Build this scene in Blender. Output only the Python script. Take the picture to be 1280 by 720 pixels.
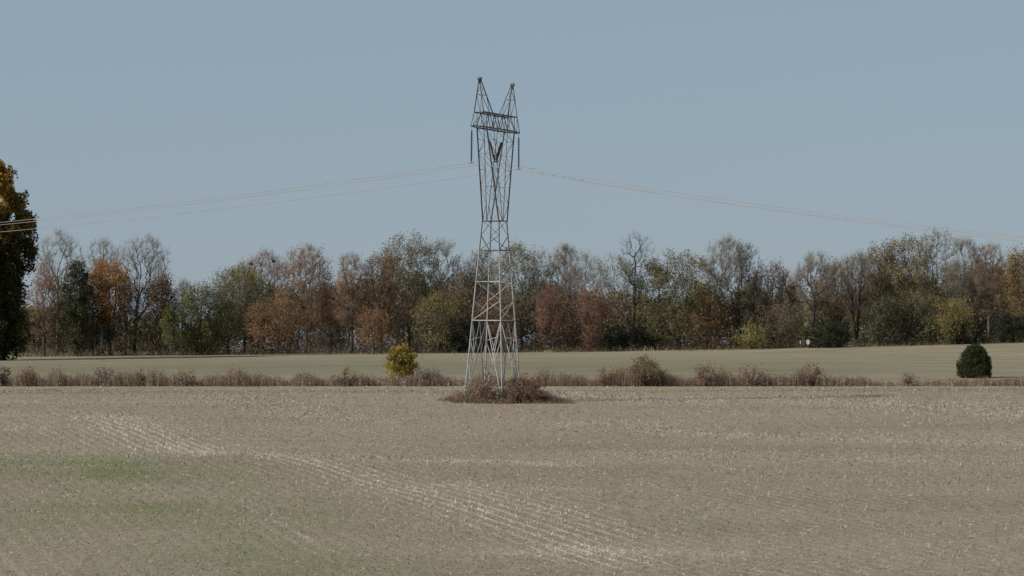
import bpy, math, random
import numpy as np

# ------------------------------------------------------------------ clear
for o in list(bpy.data.objects):
    bpy.data.objects.remove(o)
scene = bpy.context.scene
col = scene.collection

# ------------------------------------------------------------------ camera
F = 3450.0            # focal length in photo pixels (1280 wide)
ZC = 6.17             # camera height above the pylon's foot
HOR = 432.0           # photo row of the level line of sight
cam = bpy.data.cameras.new('camera')
cam_o = bpy.data.objects.new('camera', cam)
col.objects.link(cam_o)
cam.sensor_width = 36.0
cam.lens = 36.0 * F / 1280.0
cam.shift_y = (HOR - 360.0) / 1280.0
cam.clip_start = 0.5
cam.clip_end = 30000.0
cam_o.location = (0, 0, ZC)
cam_o.rotation_euler = (math.radians(90), 0, 0)
scene.camera = cam_o

# ------------------------------------------------------------------ sky, sun, exposure
SUN_EL = math.radians(33)
SUN_ROT = math.radians(-112)       # compass from +Y, clockwise: to the left, a little behind the camera
world = bpy.data.worlds.new('World')
scene.world = world
world.use_nodes = True
wn = world.node_tree
bg = wn.nodes['Background']
sky = wn.nodes.new('ShaderNodeTexSky')
sky.sky_type = 'NISHITA'
sky.sun_disc = False
sky.sun_elevation = SUN_EL
sky.sun_rotation = SUN_ROT
sky.altitude = 100
sky.air_density = 1.0
sky.dust_density = 0.6
sky.ozone_density = 2.5
# autumn high haze: one even veil over the whole dome
veil = wn.nodes.new('ShaderNodeMix')
veil.data_type = 'RGBA'
veil.inputs['Factor'].default_value = 0.80
veil.inputs['B'].default_value = (2.74, 3.50, 4.34, 1)
wn.links.new(sky.outputs[0], veil.inputs['A'])
wn.links.new(veil.outputs['Result'], bg.inputs[0])
bg.inputs[1].default_value = 0.10

S = (math.sin(SUN_ROT) * math.cos(SUN_EL), math.cos(SUN_ROT) * math.cos(SUN_EL), math.sin(SUN_EL))
sun = bpy.data.lights.new('sun', 'SUN')
sun.energy = 4.3
sun.angle = math.radians(0.5)
sun.color = (1.0, 0.92, 0.79)
sun_o = bpy.data.objects.new('sun', sun)
col.objects.link(sun_o)
from mathutils import Vector
sun_o.rotation_euler = Vector(S).to_track_quat('Z', 'Y').to_euler()
sun_o.location = (-200, -50, 200)

scene.render.engine = 'CYCLES'
scene.view_settings.view_transform = 'Standard'
scene.view_settings.look = 'None'
scene.view_settings.gamma = 1.0
scene.view_settings.use_curve_mapping = False
scene.view_settings.exposure = 0.0

# ------------------------------------------------------------------ terrain
def sstep(a, b, v):
    t = np.clip((v - a) / (b - a), 0, 1)
    return t * t * (3 - 2 * t)

def ground(x, y):
    x = np.asarray(x, float); y = np.asarray(y, float)
    yy = np.clip(y, 40, None)
    z = 0.0205 * (np.minimum(yy, 600.0) - 300.0)
    # behind the wood the land falls away
    z = z - np.where(y > 600, 0.030 * np.clip(y - 600, 0, None) * sstep(590, 690, y), 0)
    xs = np.clip(x, -170, 170)
    lat = np.where(xs < 0, 0.0085 * xs, 0.010 * xs + 0.00010 * xs * xs)
    z = z + lat * sstep(340, 540, y)
    # low swells in the near field
    z = z + 0.10 * np.sin(0.050 * y + 0.035 * x + 0.5) * sstep(60, 140, y) * (1 - sstep(270, 330, y))
    z = z + 0.07 * np.sin(0.13 * y - 0.06 * x) * sstep(60, 140, y) * (1 - sstep(280, 330, y))
    return z

def g1(x, y):
    return float(ground(x, y))

def unproj(px, py):
    """photo pixel -> point on the ground (for laying out the fields)"""
    a = (px - 640.0) / F
    b = (HOR - py) / F
    lo, hi = 60.0, 560.0
    for _ in range(50):
        m = 0.5 * (lo + hi)
        if ZC + b * m > g1(a * m, m): lo = m
        else: hi = m
    return a * lo, lo

def X_at(px, Y): return (px - 640.0) / F * Y
def Z_at(py, Y): return ZC + (HOR - py) / F * Y

# ------------------------------------------------------------------ mesh building
class Acc:
    """collects vertex / face blocks (one face size per block) into one mesh"""
    def __init__(self): self.b = []; self.n = 0
    def add(self, v, f, mat=0, tint=None):
        v = np.asarray(v, np.float64).reshape(-1, 3); f = np.asarray(f, np.int64)
        if len(v) == 0 or len(f) == 0: return
        if tint is None: tint = np.zeros(len(v))
        self.b.append((v, f + self.n, mat, np.broadcast_to(tint, (len(v),))))
        self.n += len(v)
    def mesh(self, name, mats, smooth=False):
        me = bpy.data.meshes.new(name)
        V = np.concatenate([b[0] for b in self.b]); T = np.concatenate([b[3] for b in self.b])
        me.vertices.add(len(V)); me.vertices.foreach_set('co', V.ravel().astype(np.float32))
        idx = np.concatenate([b[1].ravel() for b in self.b])
        cnt = np.concatenate([np.full(len(b[1]), b[1].shape[1]) for b in self.b])
        mi = np.concatenate([np.full(len(b[1]), b[2]) for b in self.b])
        st = np.concatenate([[0], np.cumsum(cnt)[:-1]])
        me.loops.add(len(idx)); me.loops.foreach_set('vertex_index', idx.astype(np.int32))
        me.polygons.add(len(cnt)); me.polygons.foreach_set('loop_start', st.astype(np.int32))
        me.polygons.foreach_set('material_index', mi.astype(np.int32))
        at = me.attributes.new('tint', 'FLOAT', 'POINT'); at.data.foreach_set('value', T.astype(np.float32))
        for m in mats: me.materials.append(m)
        me.update(calc_edges=True); me.validate()
        if smooth: me.polygons.foreach_set('use_smooth', np.ones(len(cnt), bool))
        return me

def link(name, me, parent=None, loc=(0, 0, 0)):
    o = bpy.data.objects.new(name, me); col.objects.link(o); o.location = loc
    if parent: o.parent = parent
    return o

def tag(o, label=None, cat=None, group=None, kind=None):
    if label: o['label'] = label
    if cat: o['category'] = cat
    if group: o['group'] = group
    if kind: o['kind'] = kind
    return o

def empty(name, loc, rz=0):
    o = bpy.data.objects.new(name, None); col.objects.link(o)
    o.location = loc; o.rotation_euler = (0, 0, rz); o.empty_display_size = 0.3
    return o

def frames(d):
    d = d / np.maximum(np.linalg.norm(d, axis=1, keepdims=True), 1e-9)
    ref = np.where(np.abs(d[:, 2:3]) > 0.9, np.array([[1.0, 0, 0]]), np.array([[0, 0, 1.0]]))
    a = np.cross(d, ref); a /= np.linalg.norm(a, axis=1, keepdims=True)
    return a, np.cross(d, a)

def tubes(acc, P, Q, r0, r1, sides=5, mat=0, tint=0.0):
    P = np.asarray(P, float); Q = np.asarray(Q, float); n = len(P)
    if n == 0: return
    a, b = frames(Q - P)
    th = np.arange(sides) * 2 * math.pi / sides
    ring = a[:, None, :] * np.cos(th)[None, :, None] + b[:, None, :] * np.sin(th)[None, :, None]
    r0 = np.broadcast_to(r0, (n,)); r1 = np.broadcast_to(r1, (n,))
    V = np.concatenate([P[:, None] + ring * r0[:, None, None], Q[:, None] + ring * r1[:, None, None]], 1)
    k = np.arange(sides); k2 = (k + 1) % sides
    f = np.stack([k, k2, k2 + sides, k + sides], 1)
    Fc = f[None] + (np.arange(n) * 2 * sides)[:, None, None]
    tt = np.repeat(np.broadcast_to(tint, (n,)), 2 * sides)
    acc.add(V.reshape(-1, 3), Fc.reshape(-1, 4), mat, tt)

def spikes(acc, P, Q, r, mat=0, tint=0.0):
    """three-sided tapering twigs"""
    P = np.asarray(P, float); Q = np.asarray(Q, float); n = len(P)
    if n == 0: return
    a, b = frames(Q - P); r = np.broadcast_to(r, (n,))[:, None]
    V = np.stack([P + a * r, P - 0.5 * a * r + 0.87 * b * r, P - 0.5 * a * r - 0.87 * b * r, Q], 1)
    f = np.array([[0, 1, 3], [1, 2, 3], [2, 0, 3]])
    Fc = f[None] + (np.arange(n) * 4)[:, None, None]
    acc.add(V.reshape(-1, 3), Fc.reshape(-1, 3), mat, np.repeat(np.broadcast_to(tint, (n,)), 4))

def leaves(acc, P, size, rng, mat=0, tint=0.0, asp=0.6, up=0.0, one=False):
    """small leaf sprays: folded pairs of triangles, or single ones when one=True"""
    n = len(P)
    if n == 0: return
    d = rng.normal(size=(n, 3)); d[:, 2] += up; d /= np.linalg.norm(d, axis=1, keepdims=True)
    a, b = frames(d)
    ph = rng.uniform(0, 2 * math.pi, n)[:, None]
    s = a * np.cos(ph) + b * np.sin(ph); nn = -a * np.sin(ph) + b * np.cos(ph)
    L = (np.broadcast_to(size, (n,)) * rng.uniform(0.6, 1.3, n))[:, None]
    W = L * asp * 0.5; fold = nn * L * 0.18
    if one:
        V = np.stack([P - d * L * 0.5 + s * W, P + d * L * 0.5 + fold, P - d * L * 0.35 - s * W * 1.3], 1)
        acc.add(V.reshape(-1, 3), np.arange(n * 3).reshape(-1, 3), mat, np.repeat(np.broadcast_to(tint, (n,)), 3)); return
    V = np.stack([P - d * L * 0.5, P + s * W + fold, P + d * L * 0.5, P - s * W + fold], 1)
    f = np.array([[0, 1, 2], [0, 2, 3]])
    Fc = f[None] + (np.arange(n) * 4)[:, None, None]
    acc.add(V.reshape(-1, 3), Fc.reshape(-1, 3), mat, np.repeat(np.broadcast_to(tint, (n,)), 4))

class Noise:
    """cheap smooth 3-D noise, about -1..1"""
    def __init__(self, rng, scale, n=10):
        self.k = rng.normal(size=(n, 3)) / scale * 2.2; self.p = rng.uniform(0, 6.28, n); self.n = n
    def __call__(self, P):
        return np.sin(np.asarray(P) @ self.k.T + self.p).sum(1) / math.sqrt(self.n / 2.0) * 0.6

# ------------------------------------------------------------------ materials
def new_mat(name):
    m = bpy.data.materials.new(name); m.use_nodes = True
    nt = m.node_tree; b = nt.nodes['Principled BSDF']
    return m, nt, b

def ramp(nt, stops):
    r = nt.nodes.new('ShaderNodeValToRGB')
    while len(r.color_ramp.elements) < len(stops): r.color_ramp.elements.new(0.5)
    for e, (p, c) in zip(r.color_ramp.elements, stops):
        e.position = p; e.color = (*c, 1)
    return r

def leaf_mat(name, c1, c2, c3, trans=0.3):
    m, nt, b = new_mat(name)
    at = nt.nodes.new('ShaderNodeAttribute'); at.attribute_name = 'tint'
    r = ramp(nt, [(0.05, c1), (0.5, c2), (0.95, c3)])
    nt.links.new(at.outputs['Fac'], r.inputs[0])
    b.inputs['Roughness'].default_value = 0.75
    b.inputs['Specular IOR Level'].default_value = 0.25
    nt.links.new(r.outputs[0], b.inputs['Base Color'])
    tr = nt.nodes.new('ShaderNodeBsdfTranslucent'); nt.links.new(r.outputs[0], tr.inputs[0])
    mx = nt.nodes.new('ShaderNodeMixShader'); mx.inputs[0].default_value = trans
    nt.links.new(b.outputs[0], mx.inputs[1]); nt.links.new(tr.outputs[0], mx.inputs[2])
    nt.links.new(mx.outputs[0], nt.nodes['Material Output'].inputs[0])
    return m

def bark_mat(name, c1, c2, scale=3.0):
    m, nt, b = new_mat(name)
    tc = nt.nodes.new('ShaderNodeTexCoord'); mp = nt.nodes.new('ShaderNodeMapping')
    mp.inputs['Scale'].default_value = (scale * 2, scale * 2, scale * 0.5)
    nz = nt.nodes.new('ShaderNodeTexNoise'); nz.inputs['Scale'].default_value = 1.0; nz.inputs['Detail'].default_value = 4
    nt.links.new(tc.outputs['Object'], mp.inputs[0]); nt.links.new(mp.outputs[0], nz.inputs[0])
    r = ramp(nt, [(0.3, c1), (0.7, c2)]); nt.links.new(nz.outputs[0], r.inputs[0])
    nt.links.new(r.outputs[0], b.inputs['Base Color'])
    b.inputs['Roughness'].default_value = 0.9
    b.inputs['Specular IOR Level'].default_value = 0.2
    return m

M = {}
M['bark_dark'] = bark_mat('bark_dark', (0.030, 0.026, 0.022), (0.075, 0.066, 0.056))
M['bark_grey'] = bark_mat('bark_grey', (0.075, 0.068, 0.060), (0.165, 0.150, 0.132))
M['bark_pale'] = bark_mat('bark_pale', (0.14, 0.13, 0.115), (0.28, 0.26, 0.23))
M['twig_grey'] = bark_mat('twig_grey', (0.138, 0.118, 0.095), (0.240, 0.208, 0.172), 0.6)
M['twig_brown'] = bark_mat('twig_brown', (0.152, 0.100, 0.067), (0.262, 0.176, 0.120), 0.6)
M['twig_pale'] = bark_mat('twig_pale', (0.14, 0.127, 0.112), (0.23, 0.21, 0.185), 0.6)
M['twig_dark'] = bark_mat('twig_dark', (0.05, 0.042, 0.035), (0.09, 0.078, 0.066), 0.6)
PAL = dict(
    olive=((0.060, 0.062, 0.026), (0.110, 0.100, 0.045), (0.165, 0.145, 0.065)),
    green=((0.030, 0.048, 0.016), (0.058, 0.078, 0.024), (0.110, 0.120, 0.040)),
    bright=((0.060, 0.090, 0.024), (0.110, 0.140, 0.035), (0.170, 0.180, 0.050)),
    dark=((0.014, 0.022, 0.012), (0.026, 0.036, 0.018), (0.050, 0.056, 0.028)),
    gold=((0.075, 0.060, 0.020), (0.170, 0.115, 0.025), (0.280, 0.180, 0.035)),
    yellow=((0.130, 0.108, 0.022), (0.32, 0.24, 0.036), (0.48, 0.36, 0.055)),
    orange=((0.120, 0.050, 0.014), (0.260, 0.110, 0.022), (0.380, 0.180, 0.035)),
    rust=((0.075, 0.040, 0.022), (0.150, 0.076, 0.038), (0.220, 0.120, 0.060)),
    red=((0.070, 0.022, 0.018), (0.135, 0.042, 0.032), (0.180, 0.070, 0.048)),
    brown=((0.060, 0.042, 0.028), (0.115, 0.082, 0.052), (0.170, 0.125, 0.078)),
    yolive=((0.085, 0.082, 0.020), (0.150, 0.140, 0.032), (0.230, 0.205, 0.048)),
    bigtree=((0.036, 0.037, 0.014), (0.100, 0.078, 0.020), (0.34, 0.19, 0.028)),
    cedar=((0.024, 0.034, 0.012), (0.050, 0.062, 0.022), (0.092, 0.100, 0.036)),
    weed=((0.145, 0.102, 0.072), (0.275, 0.202, 0.148), (0.42, 0.33, 0.24)),
    weedred=((0.115, 0.064, 0.047), (0.205, 0.122, 0.088), (0.30, 0.195, 0.142)),
    straw=((0.24, 0.20, 0.14), (0.46, 0.395, 0.30), (0.76, 0.68, 0.55)),
    grass=((0.070, 0.100, 0.028), (0.125, 0.165, 0.048), (0.20, 0.23, 0.085)),
    dun=((0.100, 0.092, 0.074), (0.180, 0.165, 0.135), (0.270, 0.250, 0.205)),
)
for k in ('olive', 'brown', 'rust', 'red', 'gold', 'orange', 'yolive'):
    PAL[k] = tuple(tuple(v * 1.68 for v in c) for c in PAL[k])
for k, c in PAL.items(): M['leaf_' + k] = leaf_mat('leaf_' + k, *c)

def steel(name, c1, c2, rough=0.5, metal=0.35):
    m, nt, b = new_mat(name)
    tc = nt.nodes.new('ShaderNodeTexCoord'); nz = nt.nodes.new('ShaderNodeTexNoise')
    nz.inputs['Scale'].default_value = 1.3; nz.inputs['Detail'].default_value = 5
    nt.links.new(tc.outputs['Object'], nz.inputs[0])
    r = ramp(nt, [(0.35, c1), (0.65, c2)]); nt.links.new(nz.outputs[0], r.inputs[0])
    nt.links.new(r.outputs[0], b.inputs['Base Color'])
    b.inputs['Metallic'].default_value = metal; b.inputs['Roughness'].default_value = rough
    return m
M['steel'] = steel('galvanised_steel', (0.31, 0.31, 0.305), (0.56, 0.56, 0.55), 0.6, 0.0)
M['steel_dark'] = steel('backlit_steel', (0.045, 0.043, 0.041), (0.13, 0.125, 0.12), 0.6, 0.0)  # backlit darkness of the upper tower, put into the steel colour
M['steel_mid'] = steel('grey_steel', (0.12, 0.115, 0.11), (0.27, 0.26, 0.25), 0.6, 0.0)  # half-shaded tone of the same steel, put into the colour
M['wire'] = steel('aluminium_wire', (0.27, 0.255, 0.24), (0.345, 0.33, 0.315), 0.7, 0.0)
M['porcelain'] = steel('brown_porcelain', (0.012, 0.010, 0.010), (0.026, 0.020, 0.018), 0.35, 0.0)
M['white_paint'] = steel('white_paint', (0.48, 0.48, 0.50), (0.70, 0.70, 0.70), 0.6, 0.0)
M['wood_clod'] = bark_mat('soil_clod', (0.10, 0.082, 0.06), (0.2, 0.165, 0.12))
M['wood_post'] = bark_mat('wood_post', (0.10, 0.085, 0.07), (0.2, 0.18, 0.15))

# ------------------------------------------------------------------ ground sheet
def poly_mask(x, y, pts, soft):
    """soft mask of a polyline band: list of (px, py, half width m)"""
    best = np.zeros_like(x)
    W = [(*unproj(p[0], p[1]), p[2]) for p in pts]
    for (ax, ay, aw), (bx, by, bw) in zip(W[:-1], W[1:]):
        dx, dy = bx - ax, by - ay
        t = np.clip(((x - ax) * dx + (y - ay) * dy) / (dx * dx + dy * dy), 0, 1)
        d = np.hypot(x - ax - t * dx, y - ay - t * dy); w = aw + (bw - aw) * t
        best = np.maximum(best, np.exp(-(d / w) ** 2 * soft))
    return best

ROW = 0.27      # rows run along x + ROW*y = const
def residue(x, y):
    m = poly_mask(x, y, [(130, 523, 3.0), (180, 545, 4.5), (265, 568, 3.0)], 1.0)
    m = np.maximum(m, 1.0 * poly_mask(x, y, [(330, 569, 1.2), (440, 590, 2.2), (560, 628, 3.0), (690, 668, 2.6), (770, 705, 2.2)], 1.0))
    m = np.maximum(m, 0.75 * poly_mask(x, y, [(560, 605, 2.0), (650, 625, 3.0), (760, 668, 2.5)], 1.0))
    m = np.maximum(m, 0.45 * poly_mask(x, y, [(300, 625, 0.7), (360, 660, 0.8), (420, 700, 0.8)], 1.0))
    m = np.maximum(m, 0.35 * poly_mask(x, y, [(20, 530, 1.4), (110, 556, 1.4)], 1.0))
    return m
def chaff(x, y):
    m = 0.9 * poly_mask(x, y, [(-20, 518, 2.5), (130, 520, 3.0), (200, 523, 2.5)], 1.0)
    m = np.maximum(m, 0.95 * poly_mask(x, y, [(215, 566, 2.0), (350, 568, 2.4), (470, 573, 2.2), (700, 580, 2.2)], 1.0))
    m = np.maximum(m, 0.60 * poly_mask(x, y, [(290, 494, 4.0), (380, 512, 4.0), (450, 527, 4.0)], 1.0))
    m = np.maximum(m, 0.65 * poly_mask(x, y, [(690, 494, 6.0), (830, 502, 6.0)], 1.0))
    m = np.maximum(m, 0.70 * poly_mask(x, y, [(1000, 497, 6.0), (1140, 506, 7.0), (1300, 520, 7.0)], 1.0))
    m = np.maximum(m, 0.60 * poly_mask(x, y, [(740, 529, 3.5), (950, 546, 4.0), (1300, 556, 4.0)], 1.0))
    m = np.maximum(m, 0.50 * poly_mask(x, y, [(820, 566, 4.0), (1050, 572, 4.5), (1300, 578, 4.5)], 1.0))
    m = np.maximum(m, 0.55 * poly_mask(x, y, [(560, 606, 1.5), (620, 607, 2.5), (720, 612, 1.5)], 1.0))
    m = np.maximum(m, 0.55 * poly_mask(x, y, [(640, 690, 2.0), (740, 688, 2.5), (900, 694, 2.0)], 1.0))
    return m
def greenery(x, y):
    m = 0.95 * poly_mask(x, y, [(-20, 583, 13.0), (110, 586, 13.0), (185, 596, 8.0)], 1.0)
    m = np.maximum(m, 0.8 * poly_mask(x, y, [(110, 634, 8.0), (190, 638, 10.0), (270, 642, 8.0)], 1.0))
    m = np.maximum(m, 0.7 * poly_mask(x, y, [(240, 705, 5), (330, 695, 7.0), (410, 720, 6.0)], 1.0))
    m = np.maximum(m, 0.45 * poly_mask(x, y, [(-20, 640, 20), (90, 620, 20), (220, 625, 14), (300, 670, 9)], 1.0))
    m = np.maximum(m, 0.25 * poly_mask(x, y, [(760, 640, 6), (900, 660, 6)], 1.0))
    m = np.maximum(m, 0.45 * poly_mask(x, y, [(-20, 490.5, 7), (640, 489.5, 6), (1300, 487, 6)], 1.0))
    m = np.maximum(m, 0.9 * poly_mask(x, y, [(-60, 462, 50), (500, 458, 55), (850, 460, 50), (1020, 462, 30)], 1.0) * sstep(352, 375, y))
    m = np.maximum(m, 1.0 * poly_mask(x, y, [(22, 487.5, 2.2), (110, 487.5, 2.2)], 1.6))
    return m

def build_ground():
    xs = np.unique(np.concatenate([-np.geomspace(100, 9000, 28)[::-1], np.arange(-100, 100.1, 0.75), np.geomspace(100, 9000, 28)]))
    ys = np.unique(np.concatenate([[-3000, -1500, -700, -300, -120, -40, 0, 30, 50, 70, 85], np.arange(95, 360, 0.8),
                                   np.arange(360, 580, 2.5), np.geomspace(580, 9000, 34)]))
    Xg, Yg = np.meshgrid(xs, ys); x = Xg.ravel(); y = Yg.ravel()
    V = np.stack([x, y, ground(x, y)], 1)
    nx, ny = len(xs), len(ys)
    i = np.arange(nx - 1)[None] + (np.arange(ny - 1) * nx)[:, None]; i = i.ravel()
    Fq = np.stack([i, i + 1, i + 1 + nx, i + nx], 1)
    a = Acc(); a.add(V, Fq)
    m, nt, b = new_mat('field_soil')
    N = nt.nodes.new; Lk = nt.links.new
    def attr(n):
        q = N('ShaderNodeAttribute'); q.attribute_name = n; return q.outputs['Fac']
    tc = N('ShaderNodeTexCoord').outputs['Object']
    def noise(scale, sc=(1, 1, 1), detail=4, rough=0.6):
        mp = N('ShaderNodeMapping'); mp.inputs['Scale'].default_value = sc
        mp.inputs['Rotation'].default_value = (0, 0, math.atan(ROW)) if sc != (1, 1, 1) else (0, 0, 0)
        n = N('ShaderNodeTexNoise'); n.inputs['Scale'].default_value = scale
        n.inputs['Detail'].default_value = detail; n.inputs['Roughness'].default_value = rough
        Lk(tc, mp.inputs[0]); Lk(mp.outputs[0], n.inputs[0]); return n.outputs[0]
    def math_(op, a_, b_=None, clamp=False):
        q = N('ShaderNodeMath'); q.operation = op; q.use_clamp = clamp
        for k, v in enumerate((a_, b_)):
            if v is None: continue
            if isinstance(v, (int, float)): q.inputs[k].default_value = v
            else: Lk(v, q.inputs[k])
        return q.outputs[0]
    def mix(f, c1, c2):
        q = N('ShaderNodeMix'); q.data_type = 'RGBA'
        for s_, v in (('Factor', f), ('A', c1), ('B', c2)):
            if isinstance(v, tuple): q.inputs[s_].default_value = (*v, 1)
            elif isinstance(v, (int, float)): q.inputs[s_].default_value = v
            else: Lk(v, q.inputs[s_])
        return q.outputs['Result']
    def mr(v, a0, a1, b0=0.0, b1=1.0):
        q = N('ShaderNodeMapRange'); Lk(v, q.inputs[0])
        for k, w in enumerate((a0, a1, b0, b1)): q.inputs[k + 1].default_value = w
        return q.outputs[0]
    fine = noise(2.6, detail=6, rough=0.75)
    fine2 = noise(8.0, detail=3, rough=0.75)
    streak = noise(1.3, (1.0, 0.13, 1), 4); band = noise(1.0, (0.016, 0.060, 1), 4)
    big = noise(0.035, detail=3)
    med = noise(0.22, detail=4)
    soil = mix(mr(fine, 0.3, 0.72), (0.132, 0.104, 0.075), (0.415, 0.336, 0.248))
    soil = mix(math_('MULTIPLY', mr(fine2, 0.53, 0.62), 0.75), soil, (0.54, 0.475, 0.365))
    soil = mix(math_('MULTIPLY', mr(fine2, 0.45, 0.36), 0.7), soil, (0.075, 0.062, 0.05))
    soil = mix(math_('MULTIPLY', mr(streak, 0.50, 0.75), 0.5), soil, (0.38, 0.33, 0.25))
    soil = mix(math_('MULTIPLY', mr(big, 0.42, 0.62), 0.35), soil, (0.235, 0.19, 0.135))
    soil = mix(math_('MULTIPLY', mr(band, 0.50, 0.66), 0.28), soil, (0.37, 0.32, 0.25))
    soil = mix(math_('MULTIPLY', mr(band, 0.44, 0.32), 0.25), soil, (0.165, 0.128, 0.092))
    # straw rows
    sp = N('ShaderNodeSeparateXYZ'); Lk(tc, sp.inputs[0])
    r = math_('ADD', sp.outputs[0], math_('MULTIPLY', sp.outputs[1], ROW))
    r = math_('ADD', r, math_('MULTIPLY', math_('SUBTRACT', med, 0.5), 0.9))
    w = math_('SINE', math_('MULTIPLY', r, 2 * math.pi / 0.98))
    rowm = mr(w, 0.0, 0.85)
    res = math_('MULTIPLY', attr('residue'), mr(noise(0.45, detail=3), 0.38, 0.58, 0.25, 1.0))
    strawf = math_('MULTIPLY', math_('MULTIPLY', res, mr(fine, 0.36, 0.62)), mr(rowm, 0, 1, 0.10, 1.0))
    soil = mix(math_('MULTIPLY', math_('MULTIPLY', rowm, mr(fine, 0.42, 0.62)), mr(noise(0.07, detail=3), 0.38, 0.60, 0.10, 0.60)), soil, (0.47, 0.41, 0.32))
    strawf = math_('ADD', strawf, math_('MULTIPLY', math_('MULTIPLY', attr('chaff'), mr(fine, 0.40, 0.60)), mr(noise(0.25, detail=4), 0.40, 0.58, 0.15, 1.0)))
    c = mix(math_('MULTIPLY', strawf, 0.9, True), soil, (0.60, 0.54, 0.45))
    gr = math_('MULTIPLY', attr('green'), mr(math_('ADD', math_('MULTIPLY', fine, 0.5), math_('MULTIPLY', med, 0.5)), 0.30, 0.55), True)
    gr = math_('MULTIPLY', gr, mr(noise(1.0, (0.16, 0.045, 1), 4, 0.65), 0.36, 0.56, 0.40, 1.0))
    c = mix(math_('MULTIPLY', gr, 0.85), c, (0.155, 0.190, 0.075))
    # back field: sprouting cover, greyer and greener
    st2 = noise(0.5, (0.10, 0.55, 1), 4)
    fc = mix(mr(st2, 0.35, 0.65), (0.190, 0.165, 0.108), (0.320, 0.278, 0.190))
    fc = mix(math_('MULTIPLY', mr(fine, 0.4, 0.7), 0.35), fc, (0.34, 0.30, 0.21))
    fc = mix(math_('MULTIPLY', attr('green'), 0.60), fc, (0.155, 0.153, 0.098))
    c = mix(attr('far'), c, fc)
    Lk(c, b.inputs['Base Color'])
    b.inputs['Roughness'].default_value = 0.95; b.inputs['Specular IOR Level'].default_value = 0.1
    bp = N('ShaderNodeBump'); bp.inputs['Strength'].default_value = 1.0; bp.inputs['Distance'].default_value = 0.18
    Lk(math_('ADD', fine, math_('MULTIPLY', rowm, math_('MULTIPLY', res, 0.5))), bp.inputs['Height']); Lk(bp.outputs[0], b.inputs['Normal'])
    me = a.mesh('ground', [m], smooth=True)
    for n, v in (('residue', residue(x, y)), ('chaff', chaff(x, y)), ('green', greenery(x, y)), ('far', sstep(349, 353, y))):
        q = me.attributes.new(n, 'FLOAT', 'POINT'); q.data.foreach_set('value', np.asarray(v, np.float32))
    o = link('ground', me); tag(o, 'harvested crop fields of pale stubble and grey-brown soil', kind='structure')
build_ground()

# ------------------------------------------------------------------ pylon
TX, TY = X_at(616.3, 300.0), 300.0
TH = math.radians(63.0)
LEAN = math.radians(0.55)
pylon = empty('transmission_tower', (TX, TY, g1(TX, TY) - 0.05), 0)
from mathutils import Euler, Matrix
PM = Matrix.Rotation(LEAN, 4, 'Y') @ Matrix.Rotation(TH, 4, 'Z')
pylon.rotation_euler = PM.to_euler()
tag(pylon, 'tall steel lattice pylon with two pointed peaks standing in the stubble field', 'pylon')
def tower_world(p): return pylon.location + PM.to_3x3() @ Vector(p)

barcache = {}
def bar(name, p, q, w, mat, t=None, flip=0):
    """steel angle section from p to q"""
    if mat == 'steel' and name == 'brace' and random.random() < 0.4: mat = 'steel_mid'  # some lower braces coloured as if in shade
    if mat == 'steel_dark' and name == 'leg' and random.random() < 0.5: mat = 'steel_mid'
    p = Vector(p); q = Vector(q); d = q - p; L = d.length; t = t or w * 0.14
    w = w * (0.78 if mat == 'steel_dark' else 0.80); key = (round(w, 3), mat)
    if key not in barcache:
        prof = [(0, 0), (w, 0), (w, t), (t, t), (t, w), (0, w)]
        v = [(x - w * 0.3, y - w * 0.3, z) for z in (0, 1) for x, y in prof]
        f4 = [(i, (i + 1) % 6, (i + 1) % 6 + 6, i + 6) for i in range(6)]
        a = Acc(); a.add(v, f4); a.add(v, [(5, 4, 3, 2, 1, 0), (6, 7, 8, 9, 10, 11)])
        barcache[key] = a.mesh(name, [M[mat]])
    o = link(name, barcache[key], pylon, p)
    quat = d.to_track_quat('Z', 'X' if abs(d.normalized().z) > 0.5 else 'Y')
    o.rotation_mode = 'QUATERNION'
    from mathutils import Quaternion
    o.rotation_quaternion = quat @ Quaternion((0, 0, 1), flip * math.pi / 2)
    o.scale = (1, 1, L)
    return o

def hw(z):   # half width of the square body
    return float(np.interp(z, [0, 8.9, 13.1, 16.5, 19.7], [2.30, 1.72, 1.45, 1.20, 0.98]))
LV = [0, 8.9, 13.1, 16.5, 19.7]
cor = [(-1, -1), (1, -1), (1, 1), (-1, 1)]
random.seed(4)
def corner(k, z):
    a = hw(z); return (cor[k % 4][0] * a, cor[k % 4][1] * a, z)
def lerp(p, q, t): return tuple(p[i] + (q[i] - p[i]) * t for i in range(3))
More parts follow.
